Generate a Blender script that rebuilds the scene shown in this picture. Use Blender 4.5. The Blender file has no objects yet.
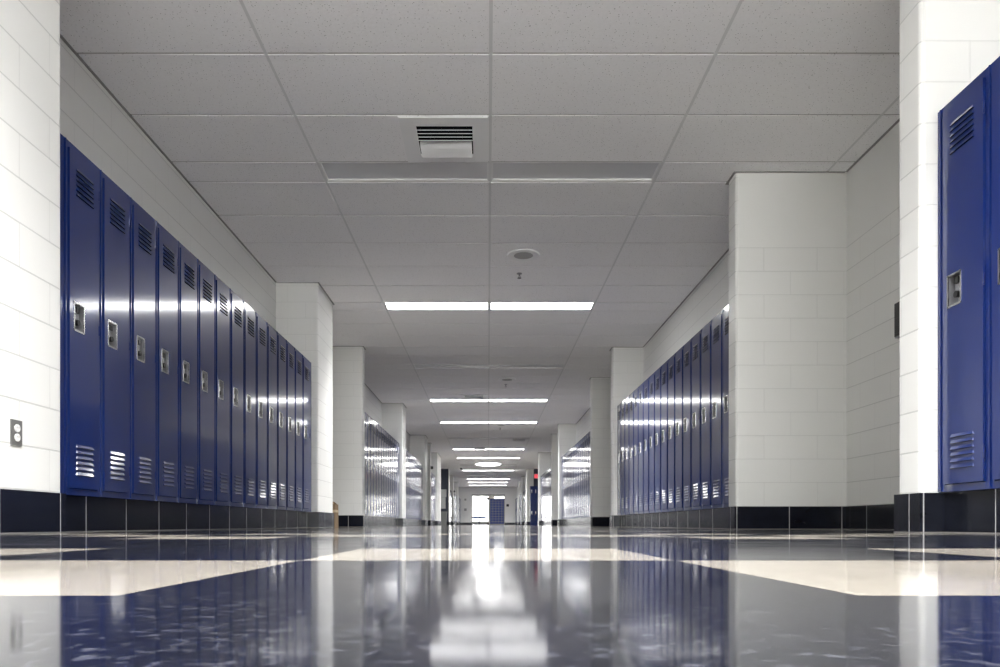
import bpy, bmesh, math, random
from mathutils import Vector, Matrix
random.seed(7)
S = bpy.context.scene
COL = S.collection
PI = math.pi

# ---------------------------------------------------------------- camera, world, exposure
CAM_H = 0.043
F_PX = 730.0
cam = bpy.data.cameras.new('camera'); camo = bpy.data.objects.new('camera', cam); COL.objects.link(camo)
camo.location = (0, 0, CAM_H); camo.rotation_euler = (PI/2, 0, 0)
cam.sensor_width = 36; cam.lens = F_PX*36/1000
cam.shift_x = 0.012; cam.shift_y = 0.191
cam.clip_start = 0.01; cam.clip_end = 300
S.camera = camo
w = bpy.data.worlds.new('world'); S.world = w; w.use_nodes = True
w.node_tree.nodes['Background'].inputs[0].default_value = (0.97, 0.97, 0.95, 1)
w.node_tree.nodes['Background'].inputs[1].default_value = 6.5      # daylight beyond the far windows, also fill through the added rear window
S.view_settings.view_transform = 'Standard'; S.view_settings.look = 'None'
S.view_settings.gamma = 1; S.view_settings.use_curve_mapping = False
S.view_settings.exposure = 1.36
S.cycles.diffuse_bounces = 12; S.cycles.max_bounces = 16; S.cycles.glossy_bounces = 6; S.cycles.sample_clamp_indirect = 0
S.cycles.use_denoising = True
LAMP = 9.0; TUBE = 35.0                                                        # emission of a lit ceiling lens

# ---------------------------------------------------------------- materials
def lin(r, g, b):
    f = lambda c: (c/255/12.92) if c/255 <= .04045 else ((c/255+.055)/1.055)**2.4
    return (f(r), f(g), f(b), 1)

def mat(name, color, rough=.5, metal=0, coat=0, coat_rough=.1, spec=.5, emit=None, estr=0, bump=0, bscale=200):
    m = bpy.data.materials.new(name); m.use_nodes = True
    nt = m.node_tree; b = nt.nodes['Principled BSDF']
    b.inputs['Base Color'].default_value = color
    b.inputs['Roughness'].default_value = rough; b.inputs['Metallic'].default_value = metal
    b.inputs['Coat Weight'].default_value = coat; b.inputs['Coat Roughness'].default_value = coat_rough
    b.inputs['Specular IOR Level'].default_value = spec
    if emit: b.inputs['Emission Color'].default_value = emit; b.inputs['Emission Strength'].default_value = estr
    if bump:
        tc = nt.nodes.new('ShaderNodeTexCoord'); n = nt.nodes.new('ShaderNodeTexNoise'); n.inputs['Scale'].default_value = bscale
        bp = nt.nodes.new('ShaderNodeBump'); bp.inputs['Strength'].default_value = bump; bp.inputs['Distance'].default_value = .002
        nt.links.new(tc.outputs['Object'], n.inputs['Vector']); nt.links.new(n.outputs['Fac'], bp.inputs['Height'])
        nt.links.new(bp.outputs['Normal'], b.inputs['Normal'])
    return m

class NT:
    def __init__(s, m): s.t = m.node_tree; s.b = s.t.nodes['Principled BSDF']
    def n(s, k, **kw):
        x = s.t.nodes.new(k)
        for a, v in kw.items(): setattr(x, a, v)
        return x
    def l(s, a, b): s.t.links.new(a, b)
    def m(s, op, a, b=None, c=None):
        x = s.n('ShaderNodeMath', operation=op)
        for i, v in enumerate((a, b, c)):
            if v is None: continue
            if isinstance(v, (int, float)): x.inputs[i].default_value = v
            else: s.l(v, x.inputs[i])
        return x.outputs[0]
    def mix(s, f, a, b):
        x = s.n('ShaderNodeMix', data_type='RGBA')
        for i, v in ((0, f), (6, a), (7, b)):
            if isinstance(v, (int, float, tuple)): x.inputs[i].default_value = v
            else: s.l(v, x.inputs[i])
        return x.outputs[2]

def wall_material(name, color, uoff_x, uoff_y, ztop=99):
    m = mat(name, color, .42, spec=.35); q = NT(m)
    g = q.n('ShaderNodeNewGeometry'); sp = q.n('ShaderNodeSeparateXYZ'); q.l(g.outputs['Position'], sp.inputs[0])
    sn = q.n('ShaderNodeSeparateXYZ'); q.l(g.outputs['True Normal'], sn.inputs[0])
    side = q.m('GREATER_THAN', q.m('ABSOLUTE', sn.outputs[0]), .6)
    ux = q.m('SUBTRACT', sp.outputs[0], uoff_x); uy = q.m('SUBTRACT', sp.outputs[1], uoff_y)
    u = q.m('ADD', q.m('MULTIPLY', side, uy), q.m('MULTIPLY', q.m('SUBTRACT', 1, side), ux))
    # Blocks start at z = 0; u kept positive
    cv = q.n('ShaderNodeCombineXYZ'); q.l(q.m('ADD', u, 46.0), cv.inputs[0]); q.l(sp.outputs[2], cv.inputs[1])
    br = q.n('ShaderNodeTexBrick'); br.offset = .5; br.offset_frequency = 2; br.squash = 1
    br.inputs['Scale'].default_value = 1; br.inputs['Mortar Size'].default_value = .0045
    br.inputs['Mortar Smooth'].default_value = .35; br.inputs['Brick Width'].default_value = .46; br.inputs['Row Height'].default_value = .203
    q.l(cv.outputs[0], br.inputs['Vector'])
    low = q.m('LESS_THAN', sp.outputs[2], ztop)
    fac = q.m('MULTIPLY', br.outputs['Fac'], low)
    # bed joints (along z) read darker than the head joints
    zf = q.m('FRACT', q.m('DIVIDE', sp.outputs[2], .203)); bed = q.m('LESS_THAN', q.m('ABSOLUTE', q.m('SUBTRACT', q.m('FRACT', q.m('ADD', zf, .5)), .5)), .03)
    jf = q.m('MULTIPLY', fac, q.m('ADD', q.m('MULTIPLY', bed, q.m('ADD', .08, q.m('MULTIPLY', side, .22))), .12))
    q.l(q.mix(jf, color, tuple(c*.45 for c in color[:3])+(1,)), q.b.inputs['Base Color'])
    nz = q.n('ShaderNodeTexNoise'); nz.inputs['Scale'].default_value = 140; nz.inputs['Detail'].default_value = 3
    q.l(g.outputs['Position'], nz.inputs['Vector'])
    h = q.m('SUBTRACT', q.m('MULTIPLY', nz.outputs['Fac'], .22), q.m('MULTIPLY', fac, q.m('ADD', .8, q.m('MULTIPLY', side, .0))))
    bp = q.n('ShaderNodeBump'); bp.inputs['Strength'].default_value = .6; bp.inputs['Distance'].default_value = .003
    q.l(h, bp.inputs['Height']); q.l(bp.outputs[0], q.b.inputs['Normal'])
    return m

WHITE = lin(225, 225, 222)
M = {}
M['wall_l'] = wall_material('painted block left', WHITE, .0, .343)
M['wall_r'] = wall_material('painted block right', WHITE, .086, .10)
M['wall_r_plain'] = wall_material('painted block right smooth top', WHITE, .086, .10, 2.44)
M['plain'] = mat('white paint', WHITE, .5)
M['frame_paint'] = mat('grey frame paint', lin(150, 152, 150), .4)
M['navy_wall'] = mat('navy wall paint', lin(38, 44, 66), .4)

def base_material(name='dark cove tile'):
    m = mat(name, lin(30, 33, 42), .2, spec=.3); q = NT(m)
    g = q.n('ShaderNodeNewGeometry'); sp = q.n('ShaderNodeSeparateXYZ'); q.l(g.outputs['Position'], sp.inputs[0])
    sn = q.n('ShaderNodeSeparateXYZ'); q.l(g.outputs['True Normal'], sn.inputs[0])
    side = q.m('GREATER_THAN', q.m('ABSOLUTE', sn.outputs[0]), .6)
    right = q.m('GREATER_THAN', sp.outputs[0], 0)
    off = q.m('ADD', .010, q.m('MULTIPLY', right, .055))
    uy = q.m('SUBTRACT', sp.outputs[1], off); ux = q.m('SUBTRACT', sp.outputs[0], .335)
    u = q.m('ADD', q.m('MULTIPLY', side, uy), q.m('MULTIPLY', q.m('SUBTRACT', 1, side), ux))
    fr = q.m('FRACT', q.m('DIVIDE', q.m('ADD', u, 45.3), .453))
    d = q.m('ABSOLUTE', q.m('SUBTRACT', fr, .5))
    j = q.m('GREATER_THAN', d, .5-.007)
    foot = q.m('LESS_THAN', sp.outputs[2], .007)
    nz = q.n('ShaderNodeTexNoise'); nz.inputs['Scale'].default_value = 9; nz.inputs['Detail'].default_value = 8
    q.l(g.outputs['Position'], nz.inputs['Vector'])
    basec = q.mix(nz.outputs['Fac'], lin(13, 14, 19), lin(27, 30, 41))
    c = q.mix(q.m('MULTIPLY', j, .9), basec, lin(175, 175, 175))
    c = q.mix(q.m('MULTIPLY', foot, .7), c, lin(130, 128, 124))
    q.l(c, q.b.inputs['Base Color'])
    q.l(q.m('ADD', .2, q.m('MULTIPLY', j, .4)), q.b.inputs['Roughness'])
    return m
M['base'] = base_material()

def floor_material():
    m = mat('polished vinyl tile', (1, 1, 1, 1), .1, spec=.24, coat=0); q = NT(m)
    g = q.n('ShaderNodeNewGeometry'); sp = q.n('ShaderNodeSeparateXYZ'); q.l(g.outputs['Position'], sp.inputs[0])
    c = q.m('FLOOR', q.m('ADD', q.m('DIVIDE', q.m('ABSOLUTE', sp.outputs[0]), .448), .5))
    yy = q.m('SUBTRACT', sp.outputs[1], .012)
    r = q.m('FLOOR', q.m('DIVIDE', q.m('ADD', yy, 43.0), .43))      # 100 rows shift, a multiple of five
    rm = q.m('FLOORED_MODULO', r, 5.0)
    odd = q.m('FLOORED_MODULO', c, 2.0)
    eq = lambda a, v: q.m('COMPARE', a, v, .1)
    w1 = q.m('MULTIPLY', eq(rm, 1.0), eq(odd, 1.0))
    w2 = q.m('MULTIPLY', eq(rm, 2.0), eq(odd, 0.0))
    w3 = q.m('MULTIPLY', eq(rm, 0.0), eq(c, 2.0))
    wh = q.m('MAXIMUM', q.m('MAXIMUM', w1, w2), w3)
    # marbled streaks and flecks in the tiles
    mp = q.n('ShaderNodeMapping'); mp.inputs['Scale'].default_value = (130, 120, 1); mp.inputs['Rotation'].default_value = (0, 0, .25)
    q.l(g.outputs['Position'], mp.inputs[0])
    n1 = q.n('ShaderNodeTexNoise'); n1.inputs['Scale'].default_value = 1.0; n1.inputs['Detail'].default_value = 5; n1.inputs['Distortion'].default_value = .8
    q.l(mp.outputs[0], n1.inputs['Vector'])
    cr = q.n('ShaderNodeValToRGB'); cr.color_ramp.elements[0].position = .55; cr.color_ramp.elements[1].position = .68
    q.l(n1.outputs['Fac'], cr.inputs[0])
    n2 = q.n('ShaderNodeTexNoise'); n2.inputs['Scale'].default_value = 28; n2.inputs['Detail'].default_value = 6
    q.l(g.outputs['Position'], n2.inputs['Vector'])
    dark = q.mix(n2.outputs['Fac'], lin(12, 14, 22), lin(26, 28, 40))
    dark = q.mix(q.m('MULTIPLY', cr.outputs[0], .24), dark, lin(140, 142, 155))
    light = q.mix(n2.outputs['Fac'], lin(152, 145, 134), lin(176, 168, 157))
    light = q.mix(q.m('MULTIPLY', cr.outputs[0], .3), light, lin(240, 234, 224))
    q.l(q.mix(wh, dark, light), q.b.inputs['Base Color'])
    n3 = q.n('ShaderNodeTexNoise'); n3.inputs['Scale'].default_value = 6; n3.inputs['Detail'].default_value = 7
    q.l(g.outputs['Position'], n3.inputs['Vector'])
    q.l(q.m('ADD', .04, q.m('MULTIPLY', n3.outputs['Fac'], .1)), q.b.inputs['Roughness'])
    n4 = q.n('ShaderNodeTexNoise'); n4.inputs['Scale'].default_value = 14; n4.inputs['Detail'].default_value = 4
    q.l(g.outputs['Position'], n4.inputs['Vector'])
    bp = q.n('ShaderNodeBump'); bp.inputs['Strength'].default_value = .02; bp.inputs['Distance'].default_value = .002
    q.l(n4.outputs['Fac'], bp.inputs['Height']); q.l(bp.outputs[0], q.b.inputs['Normal'])
    return m
M['floor'] = floor_material()

def ceiling_material():
    m = mat('acoustic tile', lin(214, 211, 208), .9, spec=.1); q = NT(m)
    g = q.n('ShaderNodeNewGeometry')
    v = q.n('ShaderNodeTexVoronoi'); v.inputs['Scale'].default_value = 55; q.l(g.outputs['Position'], v.inputs['Vector'])
    n = q.n('ShaderNodeTexNoise'); n.inputs['Scale'].default_value = 45; n.inputs['Detail'].default_value = 6; q.l(g.outputs['Position'], n.inputs['Vector'])
    pit = q.m('MULTIPLY', q.m('LESS_THAN', v.outputs['Distance'], .2), q.m('GREATER_THAN', n.outputs['Fac'], .5))
    col = q.mix(n.outputs['Fac'], lin(240, 239, 239), lin(251, 250, 251))
    q.l(q.mix(q.m('MULTIPLY', pit, .55), col, lin(130, 126, 122)), q.b.inputs['Base Color'])
    bp = q.n('ShaderNodeBump'); bp.inputs['Strength'].default_value = .5; bp.inputs['Distance'].default_value = .003
    q.l(q.m('SUBTRACT', n.outputs['Fac'], pit), bp.inputs['Height']); q.l(bp.outputs[0], q.b.inputs['Normal'])
    return m
M['tile'] = ceiling_material()
M['grid'] = mat('grid white', lin(220, 220, 220), .4)
M['grid_row_shade'] = mat('grid row shade grey', lin(176, 174, 172), .5)  # darker grey puts the shadow of the row grooves into the colour
M['fixture'] = mat('fixture white enamel', lin(228, 228, 228), .35)
M['lens_on'] = mat('lit prismatic lens', lin(240, 240, 240), .4, emit=(1, .998, .985, 1), estr=LAMP)
M['lens_off'] = mat('unlit prismatic lens', lin(214, 214, 216), .3)
M['lens_off_speaker'] = mat('speaker grille', lin(165, 165, 165), .6)
M['black'] = mat('black plastic', lin(16, 16, 18), .4)
M['vent_shade'] = mat('painted slot shade', lin(10, 11, 16), .9, spec=.1)  # near-black colour stands in for the shade inside vent openings
M['diffuser'] = mat('diffuser white metal', lin(240, 240, 240), .5)

def locker_material(name, color):
    m = mat(name, color, .32, spec=.15, coat=1.0, coat_rough=.10); q = NT(m)
    tc = q.n('ShaderNodeTexCoord'); n = q.n('ShaderNodeTexNoise'); n.inputs['Scale'].default_value = 3.0; n.inputs['Detail'].default_value = 2
    q.l(tc.outputs['Object'], n.inputs['Vector'])
    bp = q.n('ShaderNodeBump'); bp.inputs['Strength'].default_value = .10; bp.inputs['Distance'].default_value = .003
    q.l(n.outputs['Fac'], bp.inputs['Height']); q.l(bp.outputs[0], q.b.inputs['Normal']); q.l(bp.outputs[0], q.b.inputs['Coat Normal'])
    return m
M['locker'] = locker_material('navy enamel', lin(10, 34, 94))
M['chrome'] = mat('brushed chrome', lin(196, 196, 198), .22, metal=1)
M['chrome_dark'] = mat('recess steel', lin(150, 150, 154), .45, metal=.7)
M['outlet_plate'] = mat('dark steel plate', lin(110, 110, 108), .45, metal=.2)
M['outlet_white'] = mat('white receptacle', lin(226, 226, 224), .35)
M['card'] = mat('brown kraft card', lin(128, 108, 84), .85, bump=.4, bscale=60)
M['tape'] = mat('pale tape', lin(186, 168, 140), .5)
M['paper'] = mat('notice paper', lin(205, 208, 208), .7)
M['bin'] = mat('grey bin plastic', lin(140, 142, 140), .5)
M['red_sign'] = mat('red sign face', lin(200, 40, 50), .4, emit=(1, .12, .16, 1), estr=.3)
M['blue'] = mat('blue enamel', lin(38, 62, 140), .4)
M['blue_top'] = mat('blue laminate', lin(46, 66, 140), .4)
M['steel'] = mat('grey steel', lin(150, 152, 156), .35, metal=.8)
def glass():
    m = bpy.data.materials.new('window glass'); m.use_nodes = True; nt = m.node_tree; nt.nodes.clear()
    o = nt.nodes.new('ShaderNodeOutputMaterial'); mx = nt.nodes.new('ShaderNodeMixShader'); t = nt.nodes.new('ShaderNodeBsdfTransparent'); g = nt.nodes.new('ShaderNodeBsdfGlossy')
    g.inputs['Roughness'].default_value = .02; mx.inputs[0].default_value = .08
    nt.links.new(t.outputs[0], mx.inputs[1]); nt.links.new(g.outputs[0], mx.inputs[2]); nt.links.new(mx.outputs[0], o.inputs[0]); return m
M['glass'] = glass()

# ---------------------------------------------------------------- mesh helpers
def box(bm, x0, x1, y0, y1, z0, z1, mi=0):
    vs = [bm.verts.new(p) for p in ((x0,y0,z0),(x1,y0,z0),(x1,y1,z0),(x0,y1,z0),(x0,y0,z1),(x1,y0,z1),(x1,y1,z1),(x0,y1,z1))]
    fs = []
    for f in ((3,2,1,0),(4,5,6,7),(0,1,5,4),(1,2,6,5),(2,3,7,6),(3,0,4,7)):
        fc = bm.faces.new([vs[i] for i in f]); fc.material_index = mi; fs.append(fc)
    return fs
def cyl(bm, c, r, d, axis='z', seg=24, r2=None, mi=0):
    r2 = r if r2 is None else r2
    rot = {'z': Matrix(), 'y': Matrix.Rotation(PI/2, 4, 'X'), 'x': Matrix.Rotation(PI/2, 4, 'Y')}[axis]
    res = bmesh.ops.create_cone(bm, cap_ends=True, segments=seg, radius1=r, radius2=r2, depth=d, matrix=Matrix.Translation(c) @ rot)
    for v in res['verts']:
        for f in v.link_faces: f.material_index = mi
def obj(name, bm, mats, parent=None, smooth=False, loc=None, rotz=None):
    me = bpy.data.meshes.new(name); bmesh.ops.recalc_face_normals(bm, faces=bm.faces[:]); bm.to_mesh(me); bm.free()
    for m in (mats if isinstance(mats, (list, tuple)) else [mats]): me.materials.append(m)
    if smooth:
        me.polygons.foreach_set('use_smooth', [True]*len(me.polygons))
        try: me.set_sharp_from_angle(angle=math.radians(38))
        except Exception: pass
    o = bpy.data.objects.new(name, me); COL.objects.link(o)
    if parent: o.parent = parent
    if loc: o.location = loc
    if rotz is not None: o.rotation_euler = (0, 0, rotz)
    return o
def tag(o, label=None, cat=None, group=None, kind=None):
    if label: o['label'] = label
    if cat: o['category'] = cat
    if group: o['group'] = group
    if kind: o['kind'] = kind
    return o
def empty(name, loc, rotz=0):
    o = bpy.data.objects.new(name, None); COL.objects.link(o); o.empty_display_size = .1
    o.location = loc; o.rotation_euler = (0, 0, rotz); return o
def copy_tree(o, parent=None, skip=()):
    c = o.copy(); COL.objects.link(c)
    if parent: c.parent = parent
    for ch in list(o.children):
        if ch.name.split('.')[0] in skip: continue
        copy_tree(ch, c, skip)
    return c
def struct(name, bm, mats, smooth=False):
    return tag(obj(name, bm, mats, smooth=smooth), kind='structure')
def bevel_all(bm, w, seg=2, ang=.5):
    es = [e for e in bm.edges if len(e.link_faces) == 2 and e.calc_face_angle(0) > ang]
    bmesh.ops.bevel(bm, geom=es, offset=w, segments=seg, profile=.6, affect='EDGES', clamp_overlap=True)

# ---------------------------------------------------------------- layout numbers (metres; y runs down the hall)
CEIL = 3.05 + CAM_H
XP, XW, XL, XA = 2.14, 2.67, 2.222, 3.10       # pillar face, wall behind lockers, locker face, alcove wall
BASE_H = .203
END = 59.4
LEFT = [(-6.5, 2.3, XW), (2.3, 3.67, XP), (3.67, 9.19, XW), (9.19, 10.08, XP), (10.08, 12.47, XA), (12.47, 12.68, XP), (12.68, 18.3, XW),
        (18.3, 19.05, XP), (19.05, 24.85, XW), (24.85, 25.8, XP), (25.8, 27.2, XA), (27.2, 27.5, XP), (27.5, 30.9, XW), (30.9, 33.2, XP),
        (33.2, 39.9, 3.6), (39.9, 40.9, XP), (40.9, 45, XW), (45, 45.8, XP), (45.8, 52, XW), (52, 52.6, XP), (52.6, END, XW)]
RIGHT = [(-6.5, 3.61, XW), (3.61, 3.815, XP), (3.815, 6.31, XA), (6.31, 6.51, XP), (6.51, 12.53, XW), (12.53, 12.76, XP), (12.76, 15.1, XA),
         (15.1, 15.3, XP), (15.3, 22.1, XW), (22.1, 22.35, XP), (22.35, 24.5, XA), (24.5, 24.72, XP), (24.72, 30.7, XW), (30.7, 31.3, XP),
         (31.3, 40.0, 3.6), (40.0, 41.5, XP), (41.5, 46.2, XW), (46.2, 46.8, XP), (46.8, 52, XW), (52, 52.6, XP), (52.6, END, XW)]

def wall(name, prof, sgn, mats, pick=None):
    bm = bmesh.new(); pts = []
    for y0, y1, X in prof: pts += [(X, y0), (X, y1)]
    vb = [bm.verts.new((sgn*x, y, 0)) for x, y in pts]; vt = [bm.verts.new((sgn*x, y, CEIL)) for x, y in pts]
    faces = []
    for i in range(len(pts)-1):
        f = bm.faces.new((vb[i], vb[i+1], vt[i+1], vt[i])); faces.append(f)
    if pick:
        for i, f in enumerate(faces): f.material_index = pick(i, pts)
    # outer skin
    ob = [bm.verts.new((sgn*3.9, prof[0][0], 0)), bm.verts.new((sgn*3.9, prof[-1][1], 0))]
    ot = [bm.verts.new((sgn*3.9, prof[0][0], CEIL)), bm.verts.new((sgn*3.9, prof[-1][1], CEIL))]
    bm.faces.new((ob[0], ob[1], ot[1], ot[0])); bm.faces.new((vb[0], ob[0], ot[0], vt[0])); bm.faces.new((vb[-1], ob[1], ot[1], vt[-1]))
    # bull-nosed block corners
    es = [e for e in bm.edges if abs(e.verts[0].co.z-e.verts[1].co.z) > 1 and abs(abs(e.verts[0].co.x)-XP) < .001]
    bmesh.ops.bevel(bm, geom=es, offset=.026, segments=4, profile=.5, affect='EDGES')
    o = struct(name, bm, mats)
    for p in o.data.polygons:
        n = p.normal; p.use_smooth = max(abs(n.x), abs(n.y), abs(n.z)) < .999
    return o

def pick_r(i, pts):
    (xa, ya), (xb, yb) = pts[i], pts[i+1]
    if 3.79 < ya < 6.5 and 3.79 < yb < 6.35: return 1
    return 0
def pick_l(i, pts):
    (xa, ya), (xb, yb) = pts[i], pts[i+1]
    if abs(ya-39.9) < .01 and abs(yb-39.9) < .01: return 1
    return 0
wall('wall_left', LEFT, -1, [M['wall_l'], M['navy_wall']], pick_l)
wall('wall_right', RIGHT, 1, [M['wall_r'], M['wall_r_plain']], pick_r)

# navy face of the far right recess behind the locker pair
bm = bmesh.new(); box(bm, 2.5, 3.6, 39.93, 40.0, 0, CEIL); struct('trim_1', bm, M['navy_wall'])

# base tiles: stand a little proud of each wall plane
def base_run(name, prof, sgn):
    bm = bmesh.new(); t = .012
    lock = 2.25
    for i, (y0, y1, X) in enumerate(prof):
        XX = lock if abs(X-XW) < .01 else X-t
        e0 = -t if abs(X-XP) < .01 else 0
        a, b = (y0-t, y1+t) if abs(X-XP) < .01 else (y0, y1)
        if abs(X-XA) < .01 or X > 3.5: a, b = y0+t, y1-t
        XO = XW if abs(X-XP) < .01 else X+.01
        box(bm, min(sgn*XX, sgn*XO), max(sgn*XX, sgn*XO), a, b, 0, BASE_H-.004)
        if abs(X-XA) < .01 or X > 3.5:      # returns across the alcove ends
            for yy in ((y0-.005, y0+t), (y1-t, y1+.005)):
                xi = XW+.0005
                box(bm, min(sgn*xi, sgn*X), max(sgn*xi, sgn*X), yy[0], yy[1], 0, BASE_H-.004)
    return struct(name, bm, M['base'])
base_run('baseboard_left', LEFT, -1)
base_run('baseboard_right', RIGHT, 1)

# floor
bm = bmesh.new(); box(bm, -4, 4, -6.6, 68.4, -.1, 0); struct('floor', bm, M['floor'])

# ceiling: tegular tiles in a grid, open where the lamps sit
TX = 1.455; CX = .0176; TY = .705; LY = .355; PER = 5*TY+LY
L0 = 6.13
light_rows = [L0+PER*k for k in range(-3, 14)]
rows = []
for k in range(-3, 14):
    y = L0+PER*k
    rows.append((y, y+LY, 'L'))
    for j in range(5): rows.append((y+LY+TY*j, y+LY+TY*(j+1), 'T'))
bm = bmesh.new()
g = .011; drop = .006
OFF = {0: 1, -2: 1}
for y0, y1, kind in rows:
    if y0 >= END: continue
    y1 = min(y1, END)
    for c in range(-3, 3):
        x0 = CX+TX*c; x1 = x0+TX
        if kind == 'L' and c in (-1, 0): continue
        box(bm, max(x0, -3.9)+g, min(x1, 3.9)-g, y0+g, y1-g, CEIL-drop, CEIL+.02)
struct('ceiling', bm, M['tile'])
bm = bmesh.new()
ys = sorted(set([round(r[0], 4) for r in rows]))
for c in range(-2, 4):
    x = CX+TX*c
    if abs(x) < 3.9: box(bm, x-g-.001, x+g+.001, -5.8, END, CEIL-.004, CEIL+.03)
for y in ys:
    if y < END: box(bm, -3.9, 3.9, y-g-.001, y+g+.001, CEIL+.001, CEIL+.03, 1)
struct('trim_2', bm, [M['grid'], M['grid_row_shade']])
bm = bmesh.new(); box(bm, -4, 4, -6.6, 68.4, CEIL+.16, CEIL+.26); struct('ceiling', bm, M['plain'])
# grey wall angle where the ceiling meets the walls
def wall_angle(name, prof, sgn):
    bm = bmesh.new(); t = .018; z0, z1 = CEIL-.012, CEIL-.0005
    for i, (y0, y1, X) in enumerate(prof):
        a, b = (y0-t, y1+t) if abs(X-XP) < .01 else (y0+t, y1-t)
        box(bm, min(sgn*(X-t), sgn*(X+.004)), max(sgn*(X-t), sgn*(X+.004)), a, b, z0, z1)
        if i and abs(prof[i-1][2]-X) > .01:
            lo, hi = min(prof[i-1][2], X), max(prof[i-1][2], X)
            ya, yb = (y0-.004, y0+t) if X > prof[i-1][2] else (y0-t, y0+.004)
            box(bm, min(sgn*(lo+.005), sgn*(hi-t)), max(sgn*(lo+.005), sgn*(hi-t)), ya, yb, z0, z1)
    return struct(name, bm, M['angle'])
M['angle'] = mat('grey wall angle', lin(150, 149, 146), .5)
wall_angle('trim_3', LEFT, -1); wall_angle('trim_4', RIGHT, 1)
# near end wall behind the camera; its window openings are added for fill daylight
bm = bmesh.new(); box(bm, -4, 4, -6.6, -6.4, 0, .15); box(bm, -4, 4, -6.6, -6.4, 3.0, CEIL+.2)
for x in (-4, -1.4, 1.2, 3.8): box(bm, x, x+.08, -6.6, -6.4, .15, 3.0)
struct('wall_back', bm, M['plain'])
bm = bmesh.new(); box(bm, -3.92, 3.8, -6.5, -6.49, .15, 3.0); struct('fill_window', bm, M['glass'])  # unseen glazing, added so that daylight from behind brightens the hall

# ---------------------------------------------------------------- ceiling lamps
def make_light(on):
    r = empty('ceiling_light', (0, 0, 0))
    W, D = TX-.024, LY-.024
    bm = bmesh.new()                       # housing above, open below
    t = .014
    box(bm, -W/2, W/2, -D/2, -D/2+t, -.004, .09); box(bm, -W/2, W/2, D/2-t, D/2, -.004, .09)
    box(bm, -W/2, -W/2+t, -D/2+t, D/2-t, -.004, .09); box(bm, W/2-t, W/2, -D/2+t, D/2-t, -.004, .09)
    box(bm, -W/2, W/2, -D/2, D/2, .09, .10)
    obj('frame', bm, M['fixture'], r)
    bm = bmesh.new()
    z = .008 if on else .010
    box(bm, -W/2+t, W/2-t, -D/2+t, D/2-t, z, z+.006)
    obj('lens', bm, M['lens_on' if on else 'lens_off'], r)
    if on:                                  # the tubes' own light, thrown mainly downwards by the prismatic lens
        ld = bpy.data.lights.new('tube_light', 'AREA'); ld.shape = 'RECTANGLE'; ld.size = W-.06; ld.size_y = D-.06
        ld.energy = TUBE; ld.spread = math.radians(104); ld.color = (1, .998, .99)
        lo = bpy.data.objects.new('tube_light', ld); COL.objects.link(lo); lo.parent = r; lo.location = (0, 0, .004)
    return r
LON = make_light(True); LOFF = make_light(False)
off_idx = {0, 2, 5, 10}
order = ['first', 'second', 'third', 'fourth', 'fifth', 'sixth', 'seventh', 'eighth', 'ninth', 'tenth', 'eleventh', 'twelfth', 'thirteenth',
         'fourteenth', 'fifteenth', 'sixteenth', 'seventeenth', 'eighteenth', 'nineteenth', 'twentieth']
used = {True: False, False: False}
for i, k in enumerate(range(-2, 14)):
    y = L0+PER*k
    if k == 8: continue                    # the round lamp hangs here
    on = k not in off_idx
    for sx, sn in ((-1, 'left'), (1, 'right')):
        src = LON if on else LOFF
        if used[on]: o = copy_tree(src)
        else: o = src; used[on] = True
        o.location = (CX+sx*TX/2, y+LY/2, CEIL)
        kk = k
        if k < 0:
            lab = '%s lit ceiling lamp behind the viewpoint, %s half, %s row' % (('near', 'far')[k+2], sn, order[k+2]); grp = 'lit ceiling lamps'
            lab = 'lit ceiling lamp %s of centre, %s the camera' % (sn, 'just behind' if k == -1 else 'well behind')
        elif on:
            lab = 'lit ceiling lamp %s of centre, in the %s lamp row down the hall' % (sn, order[k])
            grp = 'lit ceiling lamps'
        else:
            lab = 'unlit grey ceiling lamp %s of centre, in the %s lamp row down the hall' % (sn, order[k])
            grp = 'unlit ceiling lamps'
        tag(o, lab, 'ceiling light', grp)

# big round lamp far down the hall
r = empty('round_ceiling_lamp', (CX, 36.3, CEIL)); tag(r, 'large round glowing dome lamp on the ceiling far down the hall', 'ceiling light')
bm = bmesh.new(); cyl(bm, (0, 0, -.02), .68, .05, seg=40); obj('rim', bm, M['fixture'], r, True)
bm = bmesh.new(); bmesh.ops.create_uvsphere(bm, u_segments=32, v_segments=16, radius=.62, matrix=Matrix.Translation((0, 0, -.04)) @ Matrix.Diagonal((1, 1, .15, 1)))
bmesh.ops.bisect_plane(bm, geom=bm.verts[:]+bm.edges[:]+bm.faces[:], plane_co=(0, 0, -.03), plane_no=(0, 0, 1), clear_outer=True)
obj('dome_lens', bm, M['lens_on'], r, True)

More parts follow.
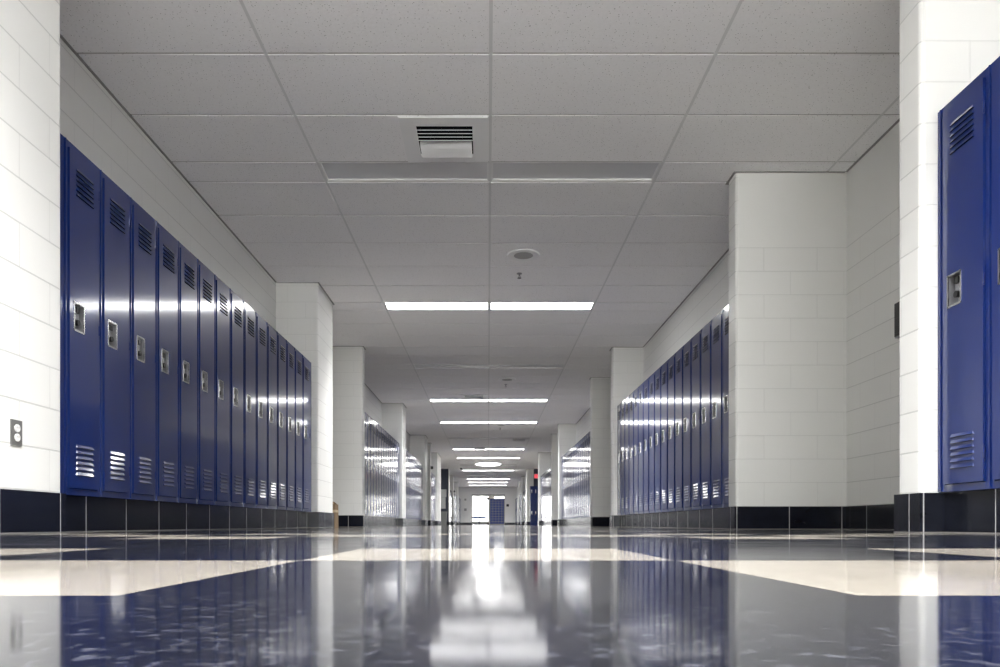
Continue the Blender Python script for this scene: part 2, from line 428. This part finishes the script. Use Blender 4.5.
# ---------------------------------------------------------------- lockers
LW, LH, LD = .35, 1.876, .43
def door_bm(x0, x1, z0, z1, hole):
    bm = bmesh.new(); yf, yb = -.011, .006
    hx0, hx1, hz0, hz1 = hole
    xs = [x0, hx0, hx1, x1]; zs = [z0, hz0, hz1, z1]
    vf = {(i, j): bm.verts.new((xs[i], yf, zs[j])) for i in range(4) for j in range(4)}
    for i in range(3):
        for j in range(3):
            if (i, j) == (1, 1): continue
            bm.faces.new((vf[i, j], vf[i+1, j], vf[i+1, j+1], vf[i, j+1]))
    vb = {}
    ring = [(i, 0) for i in range(3)]+[(3, j) for j in range(3)]+[(i, 3) for i in (3, 2, 1)]+[(0, j) for j in (3, 2, 1)]
    for k in ring: vb[k] = bm.verts.new((vf[k].co.x, yb, vf[k].co.z))
    n = len(ring)
    for a in range(n):
        p, q = ring[a], ring[(a+1) % n]
        bm.faces.new((vf[p], vb[p], vb[q], vf[q]))
    out = set(ring)
    es = [e for e in bm.edges if all(any(v is vf[k] for k in ring) for v in e.verts) and len(e.link_faces) == 2 and e.calc_face_angle(0) > 1]
    bmesh.ops.bevel(bm, geom=es, offset=.0045, segments=3, profile=.5, affect='EDGES')
    return bm
def louvers(bm, x0, x1, ztop, n, pitch, h, p):
    for i in range(n):
        zt = ztop-i*pitch; zb = zt-h; y = -.011
        a = .010
        T = [bm.verts.new(v) for v in ((x0+a, y, zt), (x1-a, y, zt), (x1, y, zb), (x0, y, zb), (x0+a*.6, y-p, zb+.001), (x1-a*.6, y-p, zb+.001))]
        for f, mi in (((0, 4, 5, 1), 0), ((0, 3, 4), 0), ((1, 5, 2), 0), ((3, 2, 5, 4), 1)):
            fc = bm.faces.new([T[q] for q in f]); fc.material_index = mi  # closed underside coloured dark in place of a shaded opening
def make_locker():
    r = empty('locker', (0, 0, 0))
    bm = bmesh.new(); t = .03
    # carcass: sides, top, bottom, back and the face frame
    box(bm, 0, .004, .002, LD, 0, LH); box(bm, LW-.004, LW, .002, LD, 0, LH)
    box(bm, .004, LW-.004, .002, LD, LH-.004, LH); box(bm, .004, LW-.004, .002, LD, 0, .004); box(bm, .004, LW-.004, LD-.004, LD, 0, LH)
    box(bm, 0, t-.001, 0, .02, 0, LH); box(bm, LW-t+.001, LW, 0, .02, 0, LH)
    box(bm, t, LW-t, 0, .02, LH-.034, LH); box(bm, t, LW-t, 0, .02, 0, .034)
    box(bm, .0005, .007, -.008, 0, .004, LH-.004)          # seam bead between neighbours
    obj('body', bm, M['locker'], r)
    hx0, hx1, hz0, hz1 = .073, .165, .885, 1.03
    d = obj('door', door_bm(t+.001, LW-t-.001, .037, LH-.037, (hx0, hx1, hz0, hz1)), M['locker'], r, True)
    bm = bmesh.new(); louvers(bm, .088, .262, LH-.118, 6, .0265, .017, .0075); obj('upper_vent', bm, [M['locker'], M['vent_shade']], d)
    bm = bmesh.new(); louvers(bm, .088, .262, .272, 6, .0295, .017, .0075); obj('lower_vent', bm, [M['locker'], M['vent_shade']], d)
    # recessed handle
    bm = bmesh.new(); dp = .036; yf = -.0125
    e = .006
    for a in ((hx0-e, hx0+.003, hz0-e, hz1+e), (hx1-.003, hx1+e, hz0-e, hz1+e), (hx0-e, hx1+e, hz0-e, hz0+.003), (hx0-e, hx1+e, hz1-.003, hz1+e)):
        box(bm, a[0], a[1], yf-.0015, yf+.003, a[2], a[3])
    h = obj('handle', bm, M['chrome'], d); h['label'] = 'chrome recessed handle'
    bm = bmesh.new()
    box(bm, hx0, hx0+.002, yf, dp, hz0, hz1); box(bm, hx1-.002, hx1, yf, dp, hz0, hz1); box(bm, hx0, hx1, yf, dp, hz0, hz0+.002); box(bm, hx0, hx1, yf, dp, hz1-.002, hz1)
    box(bm, hx0, hx1, dp, dp+.002, hz0, hz1)
    # flatten into the same child so that a locker stays three levels deep
    me = bpy.data.meshes.new('t'); bm.to_mesh(me); bm.free()
    bm = bmesh.new(); bm.from_mesh(h.data); n0 = len(bm.faces); bm.from_mesh(me)
    bm.faces.ensure_lookup_table()
    for f in bm.faces[n0:]: f.material_index = 1
    # lifting latch and lock knob
    for f in box(bm, hx0+.030, hx1-.022, .004, dp, hz0+.055, hz1-.012): f.material_index = 1
    cyl(bm, ((hx0+hx1)/2+.004, .006, hz0+.048), .016, .03, 'y', 16, mi=2)
    for f in box(bm, hx0+.036, hx1-.03, -.004, .006, hz0+.10, hz0+.13): f.material_index = 2
    bm.to_mesh(h.data); bm.free(); h.data.materials.append(M['chrome_dark']); h.data.materials.append(M['black'])
    # hinge knuckles on the hinge side
    for z in (.17, .94, LH-.17):
        bm = bmesh.new(); cyl(bm, (LW-t+.002, -.010, z), .0045, .055, 'z', 10); obj('hinge', bm, M['locker'], d)
    return r
PROTO = make_locker()
proto_used = False
def bank(side, y0, y1, n, name, where, start_from='near', detail=True, vis=None):
    """n lockers between y0 and y1, spread centred; the gaps at the ends are filled by flat strips"""
    global proto_used
    pitch = LW
    tot = n*pitch; s = y0+(y1-y0-tot)/2 if isinstance(start_from, str) else start_from
    for i in range(n):
        ya = s+i*pitch
        if not proto_used: o = PROTO; proto_used = True
        elif detail: o = copy_tree(PROTO)
        else: o = copy_tree(PROTO, skip=('hinge', 'handle', 'upper_vent', 'lower_vent') if detail is False else ('hinge',))
        if side < 0: o.location = (-XL, ya, BASE_H-.002); o.rotation_euler = (0, 0, PI/2)
        else: o.location = (XL, ya+pitch, BASE_H-.002); o.rotation_euler = (0, 0, -PI/2)
        o.scale = (1, 1, 1)
        if vis: lab = vis(i)
        else: lab = 'navy locker, %s from the near end of the %s' % (order[i], where)
        tag(o, lab, 'locker', 'navy lockers in the '+name)
    return s, s+tot
fillers = []
def fill(side, a, b):
    if b-a < .012: return
    bm = bmesh.new(); X0, X1 = XL+.001, XL+.02
    box(bm, min(side*X0, side*X1), max(side*X0, side*X1), a+.002, b-.002, BASE_H, BASE_H+LH-.002)
    fillers.append(struct('trim_%d' % (10+len(fillers)), bm, M['locker']))
def run(side, y0, y1, n, name, where, start=None, detail=True, vis=None):
    a, b = bank(side, y0, y1, n, name, where, start if start is not None else 'c', detail, vis)
    fill(side, y0, a); fill(side, b, y1)
run(-1, 3.67, 9.19, 15, 'first bank on the left', 'front left bank', 3.828)
run(1, 6.51, 12.53, 17, 'second bank on the right', 'right bank beyond the bare alcove')
a, b = bank(1, 0, 3.61, 6, 'nearest bank on the right', '', 3.61-.03-6*LW, True,
            vis=lambda i: ['tall navy locker at the right edge, %s from the near white pillar' % order[5-i]][0])
fill(1, b, 3.61)
run(-1, 12.68, 18.3, 16, 'second bank on the left', 'second left bank')
run(1, 15.3, 22.1, 19, 'third bank on the right', 'third right bank')
run(-1, 19.05, 24.85, 16, 'third bank on the left', 'third left bank')
run(1, 24.72, 30.7, 17, 'fourth bank on the right', 'fourth right bank')
run(-1, 27.5, 30.9, 9, 'fourth bank on the left', 'fourth left bank', detail=None)
run(-1, 40.9, 45, 11, 'fifth bank on the left', 'fifth left bank', detail=False)
run(-1, 45.8, 52, 17, 'sixth bank on the left', 'sixth left bank', detail=False)
run(-1, 52.6, END, 19, 'last bank on the left', 'last left bank', detail=False)
run(1, 41.5, 46.2, 13, 'fifth bank on the right', 'fifth right bank', detail=False)
run(1, 46.8, 52, 14, 'sixth bank on the right', 'sixth right bank', detail=False)
run(1, 52.6, END, 19, 'last bank on the right', 'last right bank', detail=False)
# two-tier locker pair that faces up the hall, far right
for i in range(2):
    r = empty('tall_double_locker', (2.24+.21*i, 38.7, 0))
    bm = bmesh.new(); box(bm, 0, .208, .002, .45, .0, 2.08); obj('body', bm, M['locker'], r)
    for q, (z0, z1) in enumerate(((.09, 1.06), (1.09, 2.05))):
        bm = bmesh.new(); box(bm, .012, .196, -.012, .002, z0, z1); bevel_all(bm, .004); d = obj('door', bm, M['locker'], r)
        bm = bmesh.new(); box(bm, .06, .10, -.03, -.012, z0+.5, z0+.66) if q == 0 else box(bm, .06, .10, -.03, -.012, z0+.62, z0+.80); obj('handle', bm, M['chrome'], d)
    tag(r, 'dark navy two-door locker facing the camera, far right, %s of its pair' % ('hall side' if i == 0 else 'wall side'), 'locker', 'double lockers far right')

# ---------------------------------------------------------------- ceiling fittings
def diffuser(x, y, label, s=.66):
    r = empty('ceiling_vent', (x, y, CEIL-.006)); tag(r, label, 'ceiling vent', 'square air vents')
    bm = bmesh.new(); h = s/2; i = .21
    # flat panel with square opening
    for a in ((-h, h, -h, -i), (-h, h, i, h), (-h, -i, -i, i), (i, h, -i, i)): box(bm, a[0], a[1], a[2], a[3], -.008, -.001)
    obj('panel', bm, M['diffuser'], r)
    bm = bmesh.new(); box(bm, -i, i, -i, i, -.003, -.002); obj('throat_shade', bm, M['vent_shade'], r)  # flat sheet, painted dark as the shade up the duct
    # stacked louvre cones stepping down
    for k in range(5):
        bm = bmesh.new(); a = i-.005-.030*k; b = a-.045; z0 = -.055+.007*k; z1 = -.008+.001*k
        # a square skirt: outer low edge, inner high edge
        vo = [bm.verts.new((sx*a, sy*a, z0)) for sx, sy in ((-1, -1), (1, -1), (1, 1), (-1, 1))]
        vi = [bm.verts.new((sx*max(b, .02), sy*max(b, .02), z1)) for sx, sy in ((-1, -1), (1, -1), (1, 1), (-1, 1))]
        vo2 = [bm.verts.new((v.co.x, v.co.y, z0-.004)) for v in vo]
        for q in range(4):
            bm.faces.new((vo[q], vo[(q+1) % 4], vi[(q+1) % 4], vi[q])); bm.faces.new((vo2[q], vo2[(q+1) % 4], vo[(q+1) % 4], vo[q]))
        obj('louvre', bm, M['diffuser'], r)
    bm = bmesh.new(); box(bm, -.05, .05, -.05, .05, -.02, -.012); obj('centre_plate', bm, M['diffuser'], r)
def row_y(k, j): return L0+PER*k+LY+TY*(j+.5)
def slot_vent(x, y, label, s=.66):
    r = empty('ceiling_vent', (x, y, CEIL-.006)); tag(r, label, 'ceiling vent', 'square air vents')
    h = s/2; i = .215
    bm = bmesh.new()
    for a in ((-h, h, -h, -i), (-h, h, i, h), (-h, -i, -i, i), (i, h, -i, i)): box(bm, a[0], a[1], a[2], a[3], -.010, -.001)
    obj('panel', bm, M['diffuser'], r)
    bm = bmesh.new(); box(bm, -i, i, -i, i, -.003, -.002); obj('throat_shade', bm, M['vent_shade'], r)  # shallow plate with the shade of the duct in its colour
    # blades: far half open to the viewer (dark gaps), near half closed by blades leaning the other way
    for k in range(4):
        y0 = -i+.012+.05*k
        bm = bmesh.new()
        v = [bm.verts.new(p) for p in ((-i, y0, -.03), (i, y0, -.03), (i, y0+.002, -.0335), (-i, y0+.002, -.0335), (-i, y0+.044, -.006), (i, y0+.044, -.006))]
        bm.faces.new((v[0], v[1], v[2], v[3])); bm.faces.new((v[3], v[2], v[5], v[4])); bm.faces.new((v[0], v[1], v[5], v[4]))
        obj('louvre', bm, M['diffuser'], r)
    for k in range(4):
        y0 = i-.012-.048*k
        bm = bmesh.new()
        v = [bm.verts.new(p) for p in ((-i+.01, y0, -.038), (i-.01, y0, -.038), (i-.01, y0-.046, -.006), (-i+.01, y0-.046, -.006), (-i+.01, y0, -.034), (i-.01, y0, -.034))]
        bm.faces.new((v[0], v[1], v[2], v[3])); bm.faces.new((v[0], v[1], v[5], v[4]))
        obj('louvre', bm, M['diffuser'], r)
    return r
slot_vent(CX-.012-.34, row_y(-1, 4), 'square louvred air vent in the ceiling left of centre, nearest of all', .67)
slot_vent(CX-.012-.34, row_y(2, 4), 'square air vent just before the second lit lamp row, left of centre')
slot_vent(CX+1.1, row_y(5, 0), 'square air vent with a dark slot, right of the centre line')
slot_vent(CX-.012-.34, row_y(5, 4), 'small pale air vent just before the third lit pair, left of centre')
def speaker(x, y, label):
    r = empty('ceiling_speaker', (x, y, CEIL-.006)); tag(r, label, 'ceiling speaker', 'round ceiling speakers')
    bm = bmesh.new()
    prof = [(.183, 0), (.178, -.012), (.13, -.018), (.108, -.012)]
    n = 40; rings = [[bm.verts.new((R*math.cos(2*PI*a/n), R*math.sin(2*PI*a/n), z)) for a in range(n)] for R, z in prof]
    for q in range(3):
        for a in range(n): bm.faces.new((rings[q][a], rings[q][(a+1) % n], rings[q+1][(a+1) % n], rings[q+1][a]))
    obj('ring', bm, M['diffuser'], r, True)
    bm = bmesh.new(); cyl(bm, (0, 0, -.008), .110, .006, seg=40); obj('grille', bm, M['lens_off_speaker'], r)
for (y, l) in ((8.235, 'nearest round ceiling speaker, right of the centre line'), (15.3, 'second round ceiling speaker from the camera'),
               (22.35, 'third round ceiling speaker, just beyond the second and third lit rows')):
    speaker(.40, y, l)
def sprinkler(x, y, label):
    r = empty('sprinkler_head', (x, y, CEIL-.006)); tag(r, label, 'sprinkler', 'fire sprinklers')
    bm = bmesh.new(); cyl(bm, (0, 0, -.003), .032, .006, seg=24); cyl(bm, (0, 0, -.02), .009, .035, seg=12); obj('stem', bm, M['chrome_dark'], r)
    bm = bmesh.new(); box(bm, -.016, -.012, -.003, .003, -.055, -.03); box(bm, .012, .016, -.003, .003, -.055, -.03); box(bm, -.016, .016, -.003, .003, -.034, -.03); obj('yoke', bm, M['chrome_dark'], r)
    bm = bmesh.new(); cyl(bm, (0, 0, -.057), .024, .003, seg=20); obj('deflector', bm, M['black'], r)
for (x, y, l) in ((.38, 8.85, 'small dark sprinkler head near the nearest ceiling speaker'), (.385, 15.85, 'small sprinkler head just beyond the second ceiling speaker'),
                  (.385, 23.0, 'tiny sprinkler head beyond the third ceiling speaker')):
    sprinkler(x, y, l)

# ---------------------------------------------------------------- things on the walls and floor
r = empty('electrical_outlet', (-XP, 3.307, .458), PI/2); tag(r, 'dark steel wall outlet with two white sockets on the near left pillar', 'outlet')
bm = bmesh.new(); box(bm, -.038, .038, -.006, 0, -.058, .058); bevel_all(bm, .0015); obj('cover_plate', bm, M['outlet_plate'], r)
for z in (.021, -.021):
    bm = bmesh.new(); cyl(bm, (0, -.008, z), .0175, .006, 'y', 24)
    for sx in (-.0065, .0065):
        for f in box(bm, sx-.001, sx+.001, -.0114, -.0106, z-.001, z+.008): f.material_index = 1
    s_ = obj('socket', bm, [M['outlet_white'], M['black']], r)
bm = bmesh.new(); cyl(bm, (0, -.007, 0), .003, .003, 'y', 10); obj('screw', bm, M['steel'], r)

r = empty('wall_control_box', (XA, 5.455, 1.583), -PI/2); tag(r, 'slim black box on the alcove wall beside the near right pillar', 'wall box')
bm = bmesh.new(); box(bm, -.06, .06, -.03, 0, -.125, .125); bevel_all(bm, .003); obj('housing', bm, M['black'], r)
bm = bmesh.new(); box(bm, -.045, .045, -.033, -.030, .01, .10); box(bm, -.045, .045, -.033, -.030, -.105, -.005); obj('cover', bm, M['black'], r)
bm = bmesh.new(); box(bm, -.061, .061, -.026, 0, -.135, -.127); obj('rim', bm, M['steel'], r)

# tan carton behind the second left pillar
r = empty('cardboard_carton', (-2.50, 11.35, 0)); tag(r, 'small brown cardboard carton on the floor behind the left pillar', 'carton')
bm = bmesh.new(); box(bm, -.15, .15, -.12, .12, 0, .355); bevel_all(bm, .008); obj('box_body', bm, M['card'], r)
bm = bmesh.new()
for s_ in (-1, 1):
    v = [bm.verts.new(p) for p in ((-.14, s_*.118, .355), (.14, s_*.118, .355), (.10, s_*.02, .40), (-.10, s_*.02, .40))]; bm.faces.new(v)
    v2 = [bm.verts.new((p.co.x, p.co.y-.003*s_, p.co.z-.004)) for p in v]; bm.faces.new(v2)
    for q in range(4): bm.faces.new((v[q], v[(q+1) % 4], v2[(q+1) % 4], v2[q]))
obj('flap', bm, M['card'], r)
bm = bmesh.new(); box(bm, -.151, .151, -.122, .122, .23, .27); obj('tape_band', bm, M['tape'], r)

# far left: notices on the navy wall, a bin below, small dark sensors
for (x, z, w_, h_, l) in ((-2.42, 1.75, .30, .42, 'pale notice sheet high on the far navy wall'), (-2.50, 1.22, .36, .62, 'larger pale notice sheet below it on the far navy wall')):
    bm = bmesh.new(); box(bm, x-w_/2, x+w_/2, 39.885, 39.898, z-h_/2, z+h_/2)
    tag(obj('wall_notice', bm, M['paper']), l, 'notice', 'notices on the navy wall')
r = empty('waste_bin', (-2.42, 39.3, 0)); tag(r, 'grey waste bin standing before the far navy wall on the left', 'bin')
bm = bmesh.new()
b0 = [(-.2, -.17), (.2, -.17), (.2, .17), (-.2, .17)]
v0 = [bm.verts.new((x*.85, y*.85, 0)) for x, y in b0]; v1 = [bm.verts.new((x, y, .66)) for x, y in b0]
bm.faces.new(v0[::-1]); bm.faces.new(v1)
for q in range(4): bm.faces.new((v0[q], v0[(q+1) % 4], v1[(q+1) % 4], v1[q]))
obj('bin_body', bm, M['bin'], r)
bm = bmesh.new(); box(bm, -.215, .215, -.185, .185, .66, .74); bevel_all(bm, .02); obj('lid', bm, M['bin'], r)
for (x, y, z, l) in ((-XP+.05, 28.55-1.2, 2.17, 'small black sensor on the fourth left pillar side'), (-XP+.05, 45.4, 2.1, 'tiny black sensor on a far left pillar')):
    bm = bmesh.new(); box(bm, x-.05, x+.04, y-.05, y+.05, z-.05, z+.05); bevel_all(bm, .01)
    tag(obj('wall_sensor', bm, M['black']), l, 'sensor', 'black wall sensors')
r = empty('dome_camera', (-1.44, 38.9, CEIL-.006)); tag(r, 'small dark dome camera on the ceiling beside the round lamp', 'security camera')
bm = bmesh.new(); cyl(bm, (0, 0, -.02), .08, .04, seg=24); obj('mount', bm, M['fixture'], r, True)
bm = bmesh.new(); bmesh.ops.create_uvsphere(bm, u_segments=20, v_segments=10, radius=.065, matrix=Matrix.Translation((0, 0, -.05))); obj('dome', bm, M['black'], r, True)
# exit sign far right
r = empty('exit_sign', (2.68, 39.92, 2.68)); tag(r, 'small red lit sign on the navy wall above the far right lockers', 'sign')
bm = bmesh.new(); box(bm, -.17, .17, -.06, 0, -.13, .13); obj('housing', bm, M['frame_paint'], r)
bm = bmesh.new(); box(bm, -.15, .15, -.066, -.06, -.11, .11); obj('sign_face', bm, M['red_sign'], r)

# ---------------------------------------------------------------- far end wall with the opening and the lobby beyond
bm = bmesh.new(); ox0, ox1, oz = -1.31, 1.36, 2.50
box(bm, -3.9, ox0, END, END+.2, 0, CEIL+.16); box(bm, ox1, 3.9, END, END+.2, 0, CEIL+.16); box(bm, ox0, ox1, END, END+.2, oz, CEIL+.16)
struct('wall_far', bm, M['plain'])
bm = bmesh.new(); box(bm, -XW, ox0, END-.015, END, 0, BASE_H); box(bm, ox1, XW, END-.015, END, 0, BASE_H); struct('baseboard_far', bm, M['base'])
r = empty('door_1', (0, END, 0)); tag(r, kind='structure')
bm = bmesh.new(); box(bm, ox0, ox0+.05, -.03, .2, 0, oz); box(bm, ox1-.05, ox1, -.03, .2, 0, oz); box(bm, ox0, ox1, -.03, .2, oz-.09, oz); box(bm, .12, .17, 0, .12, 0, oz-.09)
obj('door_frame', bm, M['frame_paint'], r)
bm = bmesh.new(); box(bm, -.12, .10, -.06, 0, 2.05, 2.23); obj('door_closer', bm, M['black'], r)
# lobby
LY1 = 67.0
bm = bmesh.new(); box(bm, -4, -3.8, END+.2, LY1, 0, CEIL+.16); box(bm, 3.8, 4, END+.2, LY1, 0, CEIL+.16)
struct('wall_lobby', bm, M['plain'])
bm = bmesh.new(); box(bm, -3.8, 3.8, LY1, LY1+.2, 0, .35); box(bm, -3.8, 3.8, LY1, LY1+.2, 2.6, CEIL+.16)
for x0, x1 in ((-3.8, -2.2), (.0, .6), (1.5, 3.8)): box(bm, x0, x1, LY1, LY1+.2, .35, 2.6)
struct('wall_lobby_windows', bm, M['plain'])
bm = bmesh.new(); box(bm, -3.8, 3.8, LY1+.09, LY1+.10, .35, 2.6); struct('window_1', bm, M['glass'])
# ceiling of the lobby is the slab; blue box-locker bank and table stand in the lobby
r = empty('box_locker_bank', (.16, 62.0, 0)); tag(r, 'tall blue bank of small square box lockers seen through the far doorway', 'box locker')
BW, BH = 1.26, 2.26
bm = bmesh.new(); box(bm, 0, BW, .0, .4, 0, BH); obj('carcass', bm, M['steel'], r)
nc, nr = 5, 10
for i in range(nc):
    for j in range(nr):
        bm = bmesh.new(); a = BW/nc; b = (BH-.1)/nr
        box(bm, i*a+.012, (i+1)*a-.012, -.015, 0, .08+j*b+.012, .08+(j+1)*b-.012); obj('box_door', bm, M['blue'], r)
r = empty('cafe_table', (-.75, 62.2, 0)); tag(r, 'blue topped table in the bright lobby beyond the doorway', 'table')
bm = bmesh.new(); box(bm, -.62, .62, -.35, .35, .55, .72); bevel_all(bm, .01); obj('table_top', bm, M['blue_top'], r)
bm = bmesh.new(); cyl(bm, (0, 0, .29), .06, .54, seg=16); obj('pedestal', bm, M['steel'], r)
bm = bmesh.new(); box(bm, -.6, .6, -.06, .06, 0, .10); box(bm, -.06, .06, -.3, .3, 0, .05); obj('foot', bm, M['steel'], r)
bm = bmesh.new(); box(bm, -.1, .1, -.1, .1, 0, .16); bevel_all(bm, .02)
tag(obj('door_stop', bm, M['black'], loc=(-.02, 61.0, 0)), 'small black block on the floor beyond the doorway', 'door stop')
for (x, z, s_, l) in ((-1.84, 2.07, .16, 'small upper box on the far wall left of the doorway'), (-1.84, 1.25, .2, 'lower box on the far wall left of the doorway'), (1.60, 1.60, .2, 'dark box on the far wall right of the doorway')):
    bm = bmesh.new(); box(bm, x-s_/2, x+s_/2, END-.05, END-.002, z-s_/2, z+s_/2); bevel_all(bm, .006)
    tag(obj('wall_box', bm, M['black' if x > 0 else 'frame_paint']), l, 'wall box', 'boxes on the far wall')
